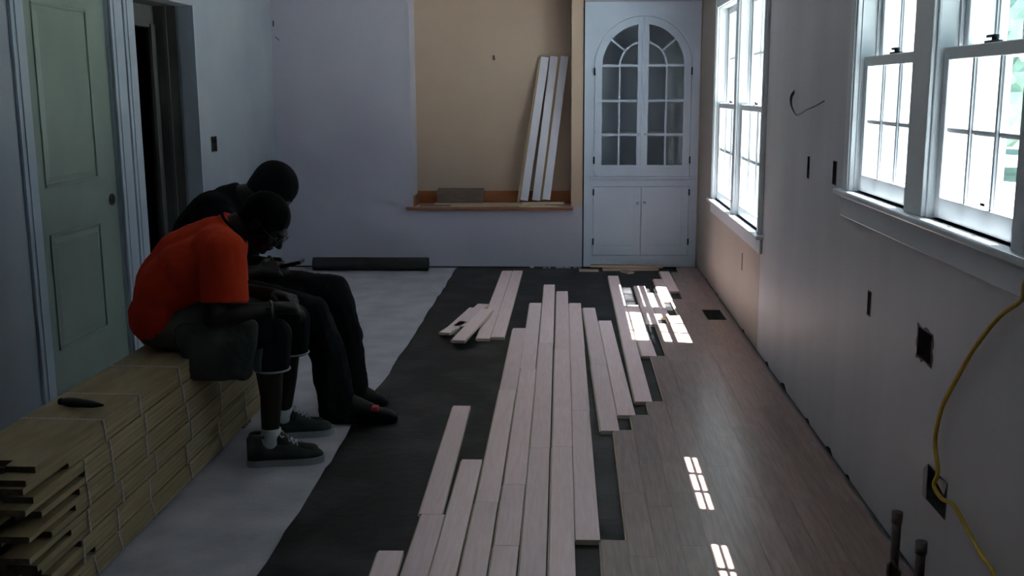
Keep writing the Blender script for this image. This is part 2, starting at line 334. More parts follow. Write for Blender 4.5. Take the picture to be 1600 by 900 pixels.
# ------------------------------------------------------------------ installed floor planks (parts of the floor)
PT = .0215
def plank_mesh(name, x0, x1, y0, y1, z0, m, parent=None, tongue=True):
    q_ = .0001 if m is floorw else .0004; cx, cy = (x0+x1)/2, (y0+y1)/2; a, b = (x1-x0)/2-q_, (y1-y0)/2-q_; t = .0185; e = .0005 if m is floorw else .0011
    mbb = MB(); bm = mbb.bm
    lo = [bm.verts.new((sx*a, sy*b, 0)) for sx, sy in ((-1, -1), (1, -1), (1, 1), (-1, 1))]
    mi = [bm.verts.new((sx*a, sy*b, t-e)) for sx, sy in ((-1, -1), (1, -1), (1, 1), (-1, 1))]
    hi = [bm.verts.new((sx*(a-e), sy*(b-e), t)) for sx, sy in ((-1, -1), (1, -1), (1, 1), (-1, 1))]
    bm.faces.new(lo[::-1]); bm.faces.new(hi)
    for p, q in ((lo, mi), (mi, hi)):
        for k in range(4):
            fc = bm.faces.new((p[k], p[(k+1) % 4], q[(k+1) % 4], q[k])); fc.material_index = 1 if p is lo else 0
    if tongue: mbb.box(-a-.006, -a, -b+.001, b-.001, .007, .012, 1)
    o = mbb.build(name, [m, plkedge], parent); o.location = (cx, cy, z0); return o
bnd = [.017+.088*k for k in range(13)]; bnd[12] = 1.056
ends = [2.70, 3.31, 4.475, 4.70, 4.92, 5.81, 6.65, 6.90, 7.47, 8.62, 8.86, 8.90]
rr = random.Random(11)
for k, e in enumerate(ends):
    x0, x1 = bnd[k], bnd[k+1]; segs = []; yy = 1.2 - rr.uniform(0, .8)
    while yy < e-.05:
        ln = rr.uniform(.45, 1.5); ye = min(e, yy+ln)
        if e-ye < .2: ye = e
        segs.append((max(yy, 1.0), ye)); yy = ye
        if len(segs) > 30: break
    for (a, b) in segs:
        if b-a < .02: continue
        if k in (10, 11) and a < VY1 and b > VY0:      # cut round the vent
            if a < VY0: plank_mesh('plank', x0, x1, a, VY0, .004, floorw, fl, False)
            if b > VY1: plank_mesh('plank', x0, x1, VY1, b, .004, floorw, fl, False)
            if k == 11: plank_mesh('plank', VX1, x1, max(a, VY0), min(b, VY1), .004, floorw, fl, False)
            continue
        plank_mesh('plank', x0+(.02 if (k == 9 and a > 7.5) else 0), x1, a, b, .004, floorw, fl, k < 9)
# vent
m = MB(); x0, x1, y0, y1 = VX0, VX1, VY0, VY1
m.box(x0, x0+.002, y0, y1, -.11, .018); m.box(x1-.002, x1, y0, y1, -.11, .018); m.box(x0, x1, y0, y0+.002, -.11, .018); m.box(x0, x1, y1-.002, y1, -.11, .018); m.box(x0, x1, y0, y1, -.112, -.108)
tag(m.build('metal_vent', boxm), 'open rectangular metal vent hole in the floor near the right wall', 'vent')

# ------------------------------------------------------------------ loose planks laid out on the felt
G = 'loose planks laid out on the black felt'
def loose(a, b, wd=.0835, z=.0045, label='', m=loosew, tilt=0., group=G, name='wooden_plank', cat='plank'):
    a, b = V((a[0], a[1], 0)), V((b[0], b[1], 0)); c = (a+b)/2; ln = (b-a).length; ang = -math.atan2(b.x-a.x, b.y-a.y)
    o = plank_mesh(name, -wd/2, wd/2, -ln/2, ln/2, 0, m)
    o.location = (c.x, c.y, z+abs(tilt)*ln/2); o.rotation_euler = (tilt, 0, ang)
    return tag(o, label, cat, group)
def run(a, b, cuts, labels, dx=None):
    ys = [a[1]]+list(cuts)+[b[1]]
    for k in range(len(ys)-1):
        f0 = (ys[k]-a[1])/(b[1]-a[1]); f1 = (ys[k+1]-a[1])/(b[1]-a[1]); s = ((k*37) % 3-1)*.002
        loose((a[0]+(b[0]-a[0])*f0+s, ys[k]+.0006), (a[0]+(b[0]-a[0])*f1+s, ys[k+1]-.0006), label=labels[k])
loose((-.553, 2.3), (-.583, 3.195), label='leftmost loose plank at the bottom edge of the view, its far end on bare felt')
loose((-.476, 2.3), (-.484, 3.50), label='loose plank at the bottom edge, second from the left, butting a darker plank ahead')
loose((-.493, 3.503), (-.516, 4.81), label='lone plank reaching out left of the long rows, square far end on black felt')
loose((-.389, 2.3), (-.398, 4.07), label='short loose plank with bold grain wedged between lone left plank and the long rows')
run((-.291, 2.3), (-.324, 6.49), (3.62, 5.1), ['near plank of the leftmost long row, touching the bottom edge', 'middle plank of the leftmost long row', 'far plank of the leftmost long row, the lowest step of the fan'])
run((-.197, 2.2), (-.245, 7.3), (3.25, 3.80, 5.5), ['near plank of the second long row with wavy grain, at the bottom edge', 'short plank near the bottom of the second long row', 'long middle plank of the second long row', 'far plank of the second long row, one step short of the tallest'])
run((-.104, 2.3), (-.165, 8.02), (4.22, 6.1), ['near plank of the row that reaches farthest, at the bottom edge', 'middle plank of the row that reaches farthest', 'far plank of the row that reaches farthest, highest tip of the fan'])
run((-.012, 2.3), (-.064, 7.75), (4.24, 5.95), ['near plank of the row right of the farthest-reaching row', 'middle plank of the row right of the farthest-reaching row', 'far plank of the row right of the farthest-reaching row'])
run((.064, 3.305), (.03, 7.30), (4.75, 6.0), ['near plank of the fifth long row, its near end above a black rectangular gap', 'middle plank of the fifth long row beside a narrow black gap', 'far plank of the fifth long row, left of the narrow black wedge'])
run((.180, 4.46), (.128, 7.14), (5.6,), ['near plank right of the narrow black wedge, square end above a long black slot', 'far plank right of the narrow black wedge'])
run((.264, 4.69), (.227, 6.73), (), ['long plank ending just left of a small square black gap, shortest of its pair'])
run((.358, 4.91), (.344, 8.43), (6.4,), ['near plank of the narrow row left of the sun patches', 'far plank of the narrow row that runs up beside the sunlit felt'])
loose((.448, 5.80), (.432, 7.24), label='sunlit loose plank with its near end above a black slot, left of sun patch')
loose((.528, 6.63), (.528, 7.98), label='loose plank half in sun with dark gaps at both ends')
loose((.617, 6.85), (.614, 7.69), label='short loose plank fully in the sun patch')
loose((.697, 7.43), (.698, 8.29), wd=.082, label='loose plank at the far edge of the sun patch, near end at a black gap')
loose((.772, 7.77), (.775, 8.65), wd=.082, label='loose plank nearest the cabinet, near end at the smallest far gap')
G2 = 'offcut planks piled on the felt at the left'
loose((-.531, 6.2), (-.530, 8.65), label='long left plank of the pair lying by the back wall', group=G2)
loose((-.444, 6.24), (-.442, 8.66), label='long right plank of the pair lying by the back wall', group=G2)
loose((-.762, 6.36), (-.662, 7.12), label='short plank under the pile left of the pair by the back wall', group=G2)
loose((-.700, 6.45), (-.608, 7.16), z=.0235, wd=.08, label='short plank lying on another, touching the left plank of the pair', group=G2)
loose((-.660, 5.99), (-.560, 6.90), z=.0425, label='short plank slanting across the top of the pile, nearest end in front', group=G2)
loose((-.775, 6.27), (-.70, 6.60), z=.0235, wd=.07, label='smallest stub of plank on the left edge of the pile', group=G2)
G3 = 'scraps by the foot of the cabinet'
for (a, b, z, wd, lb) in (((.27, 8.80), (.74, 8.83), .0045, .08, 'reddish scrap lying at the foot of the cabinet, lowest and widest'), ((.30, 8.86), (.78, 8.83), .024, .06, 'reddish scrap on top of another at the foot of the cabinet'),
        ((.07, 8.74), (.235, 8.745), .0045, .05, 'short pale scrap at the left foot of the cabinet'), ((.17, 8.86), (.40, 8.86), .024, .05, 'small reddish scrap left of the scrap pile at the cabinet'),
        ((.44, 8.72), (.50, 8.62), .0045, .06, 'stub of reddish wood lying on the felt before the cabinet')):
    loose(a, b, wd=wd, z=z, m=redsc, label=lb, group=G3, name='wood_scrap', cat='scrap')

# ------------------------------------------------------------------ felt roll
m = MB(); R = .056
pts = [(-2.20, 8.77, R+.001), (-1.21, 8.77, R+.001)]
m.tube(pts, R, 40, cap=False)
m.tube([(-2.198, 8.77, R), (-1.212, 8.77, R)], R-.004, 40)
for s in range(3): m.tube([(-2.203+s*.001, 8.77, R), (-1.207-s*.001, 8.77, R)], R-.016-s*.012, 24)
tag(m.build('felt_roll', mat('felt_roll_black', (.010, .010, .012), .8, (.016, .016, .018), 12)), 'rolled-up black felt lying against the foot of the back wall', 'roll')

# ------------------------------------------------------------------ niche ledge and its contents
m = MB(); m.box(-1.41, .02, D-.045, D, NI[2]-.022, NI[2]-.001); m.box(NI[0], NI[1], D, 9.23, NI[2]-.022, NI[2]-.001)
led = st(m.build('gap_shade_12', sillw, bevel=.003), 'orange-brown wooden ledge along the bottom of the recess', 'trim')
MB().box(NI[0]+.005, NI[1]-.005, 9.205, 9.23, NI[2], NI[2]+.11).box(NI[0]+.002, NI[0]+.02, D+.02, 9.205, NI[2], NI[2]+.09).build('upstand', sillw, led)
def board(a, b, wd, th, label, m=boardw, edge=boarde, dy=0, ry=0):
    """leaning trim board from foot a to head b"""
    a, b = V(a), V(b); d = (b-a).normalized(); sx = V((1, 0, 0)); sx = (sx-d*sx.dot(d)).normalized(); n = d.cross(sx)
    sx = (Matrix.Rotation(ry, 3, d) @ sx); n = d.cross(sx)
    mm = MB(); prof = [(-.5, -.5), (.5, -.5), (.5, .42), (.42, .5), (-.36, .5), (-.44, .3), (-.5, .3)]
    A = [mm.bm.verts.new(a+sx*(p*wd)+n*(q*th)) for p, q in prof]; B = [mm.bm.verts.new(b+sx*(p*wd)+n*(q*th)) for p, q in prof]
    k = len(A)
    mm.bm.faces.new(A); mm.bm.faces.new(B[::-1])
    for j in range(k):
        fc = mm.bm.faces.new((A[j], A[(j+1) % k], B[(j+1) % k], B[j])); fc.material_index = 1 if j in (1, 6, 5) else 0
    return tag(mm.build('leaning_board', [m, edge]), label, 'board', 'trim boards leaning in the recess')
board((-.403, 9.02, .575), (-.227, 9.205, 1.785), .066, .018, 'leftmost white trim board leaning in the recess')
board((-.301, 9.03, .575), (-.149, 9.205, 1.79), .066, .018, 'second white trim board leaning in the recess, dark gap on its left')
board((-.213, 9.035, .58), (-.060, 9.205, 1.79), .066, .018, 'rightmost white trim board leaning in the recess')
board((-.455, 9.03, .56), (-.268, 9.212, 1.775), .018, .016, 'thin bare-wood strip leaning left of the white trim boards', m=boarde)
board((-.255, 9.05, .575), (-.100, 9.218, 1.775), .028, .010, 'narrow bare-wood strip leaning behind the two right trim boards', m=boarde)
# block of offcuts
G4 = 'brown offcuts stacked on the ledge'
ib = 0
for lay in range(6):
    x0, x1 = -1.165+rr.uniform(0, .02), -.745+rr.uniform(-.02, .01)
    z = .5505+lay*.0205; ib += 1
    lb = ['lowest', 'second lowest', 'third from the bottom', 'third from the top', 'second from the top', 'topmost'][lay]+' brown offcut in the small stack on the ledge'
    o = MB().box(x0, x1, 9.02+rr.uniform(0, .01), 9.11, z, z+.0195).build('wood_offcut', brownb, bevel=.001); tag(o, lb, 'offcut', G4)
def scrap(x0, y0, x1, y1, z, wd, th, label, m=scrapm):
    a, b = V((x0, y0, 0)), V((x1, y1, 0)); c = (a+b)/2; ln = (b-a).length
    o = MB().box(-ln/2, ln/2, -wd/2, wd/2, 0, th).build('wood_strip', m, bevel=.001); o.location = (c.x, c.y, z); o.rotation_euler = (0, 0, math.atan2(b.y-a.y, b.x-a.x))
    return tag(o, label, 'scrap', 'wood strips on the ledge')
scrap(-1.18, 9.02, -.30, 9.04, .530, .075, .02, 'long pale strip lying under the small stack of offcuts')
scrap(-1.03, 8.935, -.22, 8.955, .530, .05, .018, 'long pale strip along the front of the ledge')
scrap(-.42, 8.95, -.06, 8.985, .549, .055, .015, 'thin strip lying over the front strip below the leaning boards')
scrap(-.44, 8.895, -.10, 8.90, .530, .03, .014, 'narrow strip at the right front of the ledge')
scrap(-1.30, 8.96, -1.0, 8.99, .530, .04, .012, 'flat brown strip at the left end of the ledge', brownb)
tag(MB().tube([(-.667, 9.228, 1.80), (-.667, 9.21, 1.797), (-.66, 9.208, 1.775), (-.664, 9.212, 1.765)], .004, 6).build('metal_hook', black), 'small black hook on the cream recess wall', 'hook')
tag(MB().tube([(-2.50, D, 2.09), (-2.49, D-.03, 2.085), (-2.488, D-.035, 2.06), (-2.495, D-.02, 2.045)], .005, 6).build('metal_hook', black), 'small black hook high in the left back corner', 'hook')
tag(MB().tube([(-2.49, D, 1.96), (-2.475, D-.02, 1.955), (-2.455, D-.02, 1.935), (-2.45, D-.01, 1.93)], .003, 6).build('wire_stub', black), 'thin wire stub below the hook in the left back corner', 'wire')

# ------------------------------------------------------------------ built-in china cabinet
cab = tag(empty('china_cabinet', (.585, 8.91, 0)), 'tall white built-in cabinet with arched glass doors beside the far window', 'cabinet')
def cp(mbb, name, m, bevel=0, parent=None, label=None):
    o = mbb.build(name, m, bevel=bevel)
    if parent: o.parent = parent; 
    else: loc_parent(o, cab)
    if label: o['label'] = label
    return o
YF = 8.915                                             # face plane
cx, zs = .591, 1.70
def arc(r, a0, a1, n=14, c=(cx, zs)): return [(c[0]+r*math.cos(math.radians(a0+(a1-a0)*k/n)), c[1]+r*math.sin(math.radians(a0+(a1-a0)*k/n))) for k in range(n+1)]
def P(pts, y): return [(p[0], y, p[1]) for p in pts]
m = MB(); x0, x1, zt = .108, 1.06, 2.215
RO = .402
m.poly(P([(x0, .02), (x0, zt), (cx, zt)]+arc(RO, 90, 180)+[(cx-RO, .79), (cx-RO, .02)], YF), (0, .022, 0))
m.poly(P([(x1, .02), (cx+RO, .02), (cx+RO, .79)]+arc(RO, 0, 90)+[(cx, zt), (x1, zt)], YF), (0, .022, 0))
m.box(cx-RO, cx+RO, YF, YF+.022, .02, .115); m.box(cx-RO, cx+RO, YF, YF+.022, .705, .79)
cp(m, 'face_frame', cabm)
m = MB(); m.poly(P(arc(RO+.03, 8, 172, 24)+arc(RO+.018, 172, 8, 24), YF-.004), (0, .005, 0)); cp(m, 'arch_moulding', cabm)
cp(MB().box(.155, 1.045, YF-.022, YF, .768, .786), 'ledge', cabm, .004)
m = MB(); m.box(.115, .13, YF+.02, 9.42, .02, 2.2); m.box(1.04, 1.055, YF+.02, 9.42, .02, 2.2); m.box(.115, 1.055, 9.41, 9.43, .02, 2.2); m.box(.115, 1.055, YF+.02, 9.42, 2.19, 2.21); m.box(.115, 1.055, YF+.02, 9.42, .02, .04)
cp(m, 'carcass', cabin)
for z in (.78, 1.128, 1.41, 1.70): cp(MB().box(.13, 1.04, YF+.06, 9.41, z, z+.018), 'shelf', cabin)
GB, RG, RI = .884, .337, .193
def udoor(sx):
    fx = lambda p: (cx+sx*(cx-p[0]), p[1]) if sx > 0 else p          # built for the left door, mirrored for the right
    def T(pts): return [((2*cx-p[0]) if sx > 0 else p[0], p[1]) for p in pts]
    xi = .546                                                        # inner edge of glass near the meeting stile
    xo = cx-RG; xc = cx-.002
    top_in = zs+math.sqrt(RG**2-(cx-xi)**2); ang = math.degrees(math.acos((cx-xi)/RG))
    ao = math.degrees(math.acos((cx-xc)/(RO-.004)))
    y = YF-.006
    d = MB()
    d.poly(P(T([(cx-RO+.004, .79), (cx-RO+.004, zs)]+arc(RO-.004, 180, 180-ao)+[(xc, top_in), (xi, top_in)]+arc(RG, 180-ang, 180)[1:]+[(xo, .79)]), y), (0, .02, 0))
    d.box(*sorted((T([(xi, 0)])[0][0], T([(xc, 0)])[0][0])), y, y+.02, .79, top_in)
    d.box(*sorted((T([(xo, 0)])[0][0], T([(xi, 0)])[0][0])), y, y+.02, .79, GB)
    o = cp(d, 'glass_door', cabm)
    if sx < 0: cp(MB().box(cx-.012, cx+.006, y-.006, y, .80, 2.098), 'astragal', cabm, .002)
    mu = MB(); t = .0075
    for z in (zs, 1.414, 1.134): mu.box(*sorted((T([(xo, 0)])[0][0], T([(xi, 0)])[0][0])), y+.002, y+.016, z-t, z+t)
    xv = cx-RI
    mu.box(*sorted((T([(xv-t, 0)])[0][0], T([(xv+t, 0)])[0][0])), y+.003, y+.015, GB, zs)
    a_ = math.degrees(math.acos((cx-xi)/(RI+t))); b_ = math.degrees(math.acos((cx-xi)/(RI-t)))
    mu.poly(P(T(arc(RI+t, 180, 180-a_, 12)+arc(RI-t, 180-b_, 180, 12)), y+.003), (0, .012, 0))
    for an in (141,):
        c_, s_ = math.cos(math.radians(an)), math.sin(math.radians(an)); nx, nz = -s_, c_
        q = [(cx+c_*RI+nx*t, zs+s_*RI+nz*t), (cx+c_*(RG+.004)+nx*t, zs+s_*(RG+.004)+nz*t), (cx+c_*(RG+.004)-nx*t, zs+s_*(RG+.004)-nz*t), (cx+c_*RI-nx*t, zs+s_*RI-nz*t)]
        mu.poly(P(T(q), y+.003), (0, .012, 0))
    k = mu.build('muntin_grid', cabm); k.parent = o; k.location = (0, 0, 0); k.location = (0, 0, 0)
    k.matrix_parent_inverse = Matrix.Identity(4)
    yg = y+.009
    panes = []
    zz = [GB, 1.134, 1.414, zs]
    for j in range(3):
        panes.append([(xo, zz[j]+t), (xv-t, zz[j]+t), (xv-t, zz[j+1]-t), (xo, zz[j+1]-t)])
        panes.append([(xv+t, zz[j]+t), (xi, zz[j]+t), (xi, zz[j+1]-t), (xv+t, zz[j+1]-t)])
    panes.append([(xi, zs+t)]+arc(RI-t, 180-b_, 177, 8))
    panes.append(arc(RG, 178, 143, 8)+arc(RI+t, 143, 178, 8))
    panes.append(arc(RG, 139, 180-ang, 8)+arc(RI+t, 180-a_, 139, 8))
    for pn in panes:
        q = MB(); q.poly(P(T(pn), yg), (0, .002, 0)); gp = q.build('glass_pane', glass); gp.parent = o
    for z in (.925, 1.655):
        x = T([(cx-RO+.002, 0)])[0][0]; h = MB().tube([(x, y-.003, z-.03), (x, y-.003, z+.03)], .0065, 8).build('hinge', black); h.parent = o; h['label'] = 'black hinge'
    x = T([(cx-.028, 0)])[0][0]; h = MB().ball((x, y-.016, 1.139), .012).tube([(x, y, 1.139), (x, y-.012, 1.139)], .005, 8).build('knob', cabm); h.parent = o
udoor(-1); udoor(1)
for sx in (-1, 1):
    X = lambda v: v if sx < 0 else 2*cx-v
    a, b = sorted((X(.192), X(cx-.0025))); pa, pb = sorted((X(.253), X(.535)))
    y = YF-.006; d = MB(); z0, z1, p0, p1 = .118, .702, .20, .676
    d.box(a, pa, y, y+.02, z0, z1); d.box(pb, b, y, y+.02, z0, z1); d.box(pa, pb, y, y+.02, z0, p0); d.box(pa, pb, y, y+.02, p1, z1); d.box(pa, pb, y+.009, y+.018, p0, p1)
    o = cp(d, 'lower_door', cabm)
    for z in (.235, .655):
        x = X(.189); h = MB().tube([(x, y-.003, z-.026), (x, y-.003, z+.026)], .0065, 8).build('hinge', black); h.parent = o; h['label'] = 'black hinge'
    x = X(cx-.03); h = MB().ball((x, y-.016, .565), .012).tube([(x, y, .565), (x, y-.012, .565)], .005, 8).build('knob', cabm); h.parent = o
st(MB().box(.098, .108, D-.005, D+.02, 0, 2.23).build('gap_shade_3', dark), 'painted shade in the gap on the left of the built-in cabinet', 'trim')  # solid dark box standing in for shade beside the cabinet

# ------------------------------------------------------------------ wall boxes, slots, duct, wires
def ebox(name, y0, y1, z0, z1, label, x=W, sg=1, cat='electrical box', m_=boxm):
    m = MB(); t = .003; d = .06; xa, xb = sorted((x-sg*.002, x+sg*d))
    m.box(xa, xb, y0, y0+t, z0, z1); m.box(xa, xb, y1-t, y1, z0, z1); m.box(xa, xb, y0, y1, z0, z0+t); m.box(xa, xb, y0, y1, z1-t, z1)
    q = sorted((x+sg*d, x+sg*(d-.003))); m.box(*q, y0, y1, z0, z1)
    yc, zc = (y0+y1)/2, (z0+z1)/2
    m.tube([(x+sg*.055, yc, zc+.03), (x+sg*.02, yc+.006, zc+.01), (x+sg*.012, yc-.008, zc-.02)], .003, 6)
    return tag(m.build(name, m_), label, cat)
ebox('outlet_box', *slots[0], 'narrow black outlet slot left of the near window, the left one of two')
ebox('outlet_box', *slots[1], 'narrow black outlet slot right against the near window casing')
ebox('outlet_box', *slots[2], 'narrow dark outlet slot low below the left end of the near window')
ebox('outlet_box', *slots[3], 'wide torn dark outlet box below the middle of the near window')
ebox('outlet_box', *slots[5], 'thin slit cut in the cream wall under the far window', m_=mat('slit_grey', (.22, .19, .17), .8))
ebox('outlet_box', 7.28, 7.40, 1.09, 1.20, 'black outlet box on the left wall beside the open doorway', x=L, sg=-1)
m = MB(); inn, out_ = [], []                                 # torn paper edge around the wide box
for k in range(24):
    a = 2*math.pi*k/24; q = max(abs(math.cos(a)), abs(math.sin(a))); cy_, cz_ = math.cos(a)/q, math.sin(a)/q; g_ = rr.uniform(1.02, 1.26)
    inn.append(m.bm.verts.new((W-.0015, 3.15+.064*cy_, .7375+.0465*cz_))); out_.append(m.bm.verts.new((W-.001, 3.15+.064*cy_*g_, .7375+.0465*cz_*g_)))
for k in range(24): m.bm.faces.new((inn[k], inn[(k+1) % 24], out_[(k+1) % 24], out_[k]))
m.build('torn_edge', mat('torn_paper', (.14, .12, .11), .9)).parent = bpy.data.objects['outlet_box.003']
ebox('outlet_box', *slots[4], 'dark open box low on the right wall behind the yellow cord')
for pts_ in ([(W-.002, 2.885, .40), (W-.016, 2.90, .41), (W-.02, 2.93, .395), (W-.004, 2.945, .375), (W-.002, 2.90, .36)], [(W-.002, 3.045, .40), (W-.010, 3.055, .385), (W-.010, 3.05, .30), (W-.002, 3.042, .29)]):
    MB().poly(pts_, (-.002, 0, 0)).build('paper_flap', primer_r).parent = bpy.data.objects['outlet_box.006']
# yellow cord
def smooth(pts, n=6):
    pts = [V(p) for p in pts]; out = []
    for k in range(len(pts)-1):
        p0, p1, p2, p3 = pts[max(k-1, 0)], pts[k], pts[k+1], pts[min(k+2, len(pts)-1)]
        for j in range(n):
            t = j/n; out.append(.5*((2*p1)+(-p0+p2)*t+(2*p0-5*p1+4*p2-p3)*t*t+(-p0+3*p1-3*p2+p3)*t**3))
    return out+[pts[-1]]
cordp = [(1.03, 2.20, 1.132), (1.0, 2.32, 1.09), (1.045, 2.45, 1.019), (1.052, 2.584, .949), (1.055, 2.722, .842), (1.055, 2.857, .70), (1.055, 2.935, .603), (1.05, 2.952, .502), (1.04, 2.885, .437),
         (1.035, 2.893, .391), (1.042, 2.845, .371), (1.05, 2.778, .378), (1.055, 2.676, .348), (1.05, 2.562, .329), (1.05, 2.486, .317), (1.04, 2.3, .22), (1.0, 2.1, .08), (.95, 1.9, .03), (.9, 1.5, .029)]
tag(MB().tube(smooth(cordp), .0062, 10).build('extension_cord', cordy), 'yellow cord hanging down the right wall past the duct opening', 'cord')
wp = [(W+.01, 5.20, 1.50), (W-.012, 5.205, 1.47), (W-.016, 5.18, 1.425), (W-.02, 5.05, 1.385), (W-.03, 4.90, 1.392), (W-.034, 4.76, 1.412), (W-.02, 4.66, 1.43), (W-.004, 4.57, 1.452)]
tag(MB().tube(smooth(wp), [.009*max(.33, 1-k/26) for k in range(len(smooth(wp)))], 8).build('cable', black), 'black cable end curling out of the right wall between the windows', 'cable')
m = MB()
def pipe(x, y, h, label):
    m = MB().tube([(x, y, .0), (x, y, h-.03)], .0135, 14).tube([(x, y, h-.035), (x, y, h)], .0165, 14).tube([(x, y, .02), (x, y, .03)], .022, 14)
    o = tag(m.build('pipe_stub', copper), label, 'pipe', 'pipe stubs rising from the floor')
    return o
pipe(1.005, 3.10, .225, 'capped pipe stub standing by the right wall, the left one of two')
pipe(1.0, 2.86, .235, 'capped pipe stub at the bottom right corner, the right one of two')
tag(MB().tube([(.985, 3.085, .0), (.983, 3.083, .06), (.992, 3.075, .075), (1.0, 3.06, .06)], .006, 8).build('pipe_stub', copper), 'short bent thin pipe at the foot of the left pipe stub', 'pipe', 'pipe stubs rising from the floor')
# black patches painting shade into chipped spots along the right wall gap
for k, (yy, s) in enumerate(((6.4, .03), (5.6, .035), (5.15, .05), (4.6, .03), (4.2, .04), (3.9, .025), (3.3, .03), (3.02, .04), (7.6, .02), (8.2, .02))):
    m = MB(); m.poly([(W-.001, yy-s*1.3, .03), (W-.001, yy-s*.3, .03+s*.5), (W-.001, yy+s*.8, .03+s*.35), (W-.001, yy+s*1.4, .03)], (-.002, 0, 0))
    tag(m.build('chip_shade', dark), None, None).parent = bpy.data.objects['gap_shade_1']
# crumbs at foot of back wall near the cabinet
for k in range(22):
    x = rr.uniform(-.35, .08); m = MB().ball((x, D-rr.uniform(.005, .03), .006), rr.uniform(.006, .014), (1.4, 1, .8), 6); o = m.build('plaster_crumb', primer); o.parent = bpy.data.objects['gap_shade_2']

# ------------------------------------------------------------------ stack of bundled flooring
FX, SW = -1.475, .266
strings = [[3.105, 3.384, 3.752, 4.30], [2.96, 3.14, 3.42, 3.78, 4.25], [2.965, 3.15, 3.417, 3.81, 4.19], [2.955, 3.20, 3.485, 3.84, 4.19], [2.91, 3.156, 3.415, 3.78, 4.15, 4.52], [2.97, 3.15, 3.42, 3.80, 4.16, 4.51]]
names = ['topmost bundle of flooring in the stack, where the men sit', 'second bundle of flooring from the top of the stack', 'third bundle of flooring from the top of the stack', 'third bundle of flooring from the floor in the stack', 'second bundle of flooring from the floor in the stack', 'lowest bundle of flooring in the stack, resting on the floor']
rs = random.Random(5)
def rope_loop(y, z0, z1, slant):
    pts = []; x0, x1 = FX-SW-.002, FX+.0025; zz0, zz1 = z0+.003, z1-.001
    loop = [V((x1, y+slant, zz0)), V((x1, y, zz1)), V((x0, y+.01, zz1)), V((x0, y+.01, zz0)), V((x1, y+slant, zz0))]
    for a, b in zip(loop, loop[1:]):
        n = max(2, int((b-a).length/.0045)); pts += [a.lerp(b, k/n) for k in range(n)]
    m = MB()
    for ph in (0, math.pi):
        q = []
        for k, p in enumerate(pts):
            a = ph+k*.75; q.append(p+V((.0014*math.cos(a) if abs(p.x-x1) < .001 or abs(p.x-x0) < .001 else 0, .0021*math.sin(a), .0012*math.cos(a) if abs(p.z-zz1) < .001 and p.x < x1-.002 else 0)))
        m.tube(q+[q[0]], .0021, 5)
    return m
for lay in range(6):
    z0 = .012+(5-lay)*.0795; z1 = z0+.0775
    root = tag(empty('plank_bundle', (FX-SW/2, 3.8, z0)), names[lay], 'bundle', 'bundles of flooring tied with string')
    for k in range(4):
        for c in range(3):
            y0 = 2.66+rs.uniform(-.05, .09)+(.0 if lay else 0); y1 = 4.93+rs.uniform(-.04, .03)
            if c == 2 and (lay, k) in ((0, 0), (1, 1), (2, 3), (2, 1), (3, 2), (4, 3), (4, 0), (5, 2)): y0 += rs.uniform(.16, .26)
            x0 = FX-SW+c*(SW/3)+rs.uniform(-.001, .001)*(c != 2); x1 = x0+SW/3-.0006
            zz = z0+.0022+k*.0187; a, b = (y1-y0)/2, (x1-x0)/2
            m = MB(); m.box(-b, b-(.0012 if c == 2 else 0), -a, a, .0003, .0184)
            if c == 2 and k % 2 == 0: m.box(b-.0012, b+.0003, -a+.001, a, .004, .0148)
            for fc in m.bm.faces:
                if abs(abs(fc.calc_center_median().y)-a) < .002: fc.material_index = 1
            o = m.build('plank', [stackw, stacke]); o.location = ((x0+x1)/2, (y0+y1)/2, zz); loc_parent(o, root)
    for y in strings[lay]:
        o = rope_loop(y, z0, z1, rs.uniform(.0, .012)+(.02 if lay == 5 else 0)).build('tie_string', string); loc_parent(o, root)
# low sleepers: a thin dust shadow gap under the lowest bundle
tag(MB().box(FX-SW+.01, FX-.004, 2.9, 3.0, .0, .011).box(FX-SW+.01, FX-.004, 4.5, 4.6, 0, .011).build('sleeper', stacke), 'thin wooden battens under the stack of bundles', 'batten')
# hand tool on the stack
m = MB(); q = []
a, b = V((-1.672, 3.235, .506)), V((-1.512, 3.197, .506))
rsz = [.008, .0145, .0165, .0165, .0155, .0140, .0135, .012, .008, .004]
m.tube([a.lerp(b, k/9) for k in range(10)], rsz, 12); m.tube([a.lerp(b, -.02), a.lerp(b, .06)], .012, 10)
tag(m.build('hand_tool', black), 'black slim hand tool lying on top of the flooring stack', 'tool')

# ------------------------------------------------------------------ people
def hull(bm, ptsets):
    t = bmesh.new()
    for p in ptsets: t.verts.new(p)
    bmesh.ops.convex_hull(t, input=t.verts[:], use_existing_faces=False)
    for v in [v for v in t.verts if not v.link_faces]: t.verts.remove(v)
    me = bpy.data.meshes.new('tmp'); t.to_mesh(me); t.free(); bm.from_mesh(me); bpy.data.meshes.remove(me)
def sph(c, r, sc=(1, 1, 1), rot=None, n=12):
    out = []
    for i in range(n+1):
        th = math.pi*i/n
        for j in range(n):
            ph = 2*math.pi*j/n; p = V((math.sin(th)*math.cos(ph)*sc[0], math.sin(th)*math.sin(ph)*sc[1], math.cos(th)*sc[2]))*r
            out.append(V(c)+(rot @ p if rot else p))
            if i in (0, n): break
    return out
def disc(c, d, r, n=16, sc=1.):
    d = V(d).normalized(); u = d.cross(V((0, 1, .01))).normalized(); v = d.cross(u)
    return [V(c)+(u*math.cos(2*math.pi*k/n)+v*math.sin(2*math.pi*k/n)*sc)*r for k in range(n)]
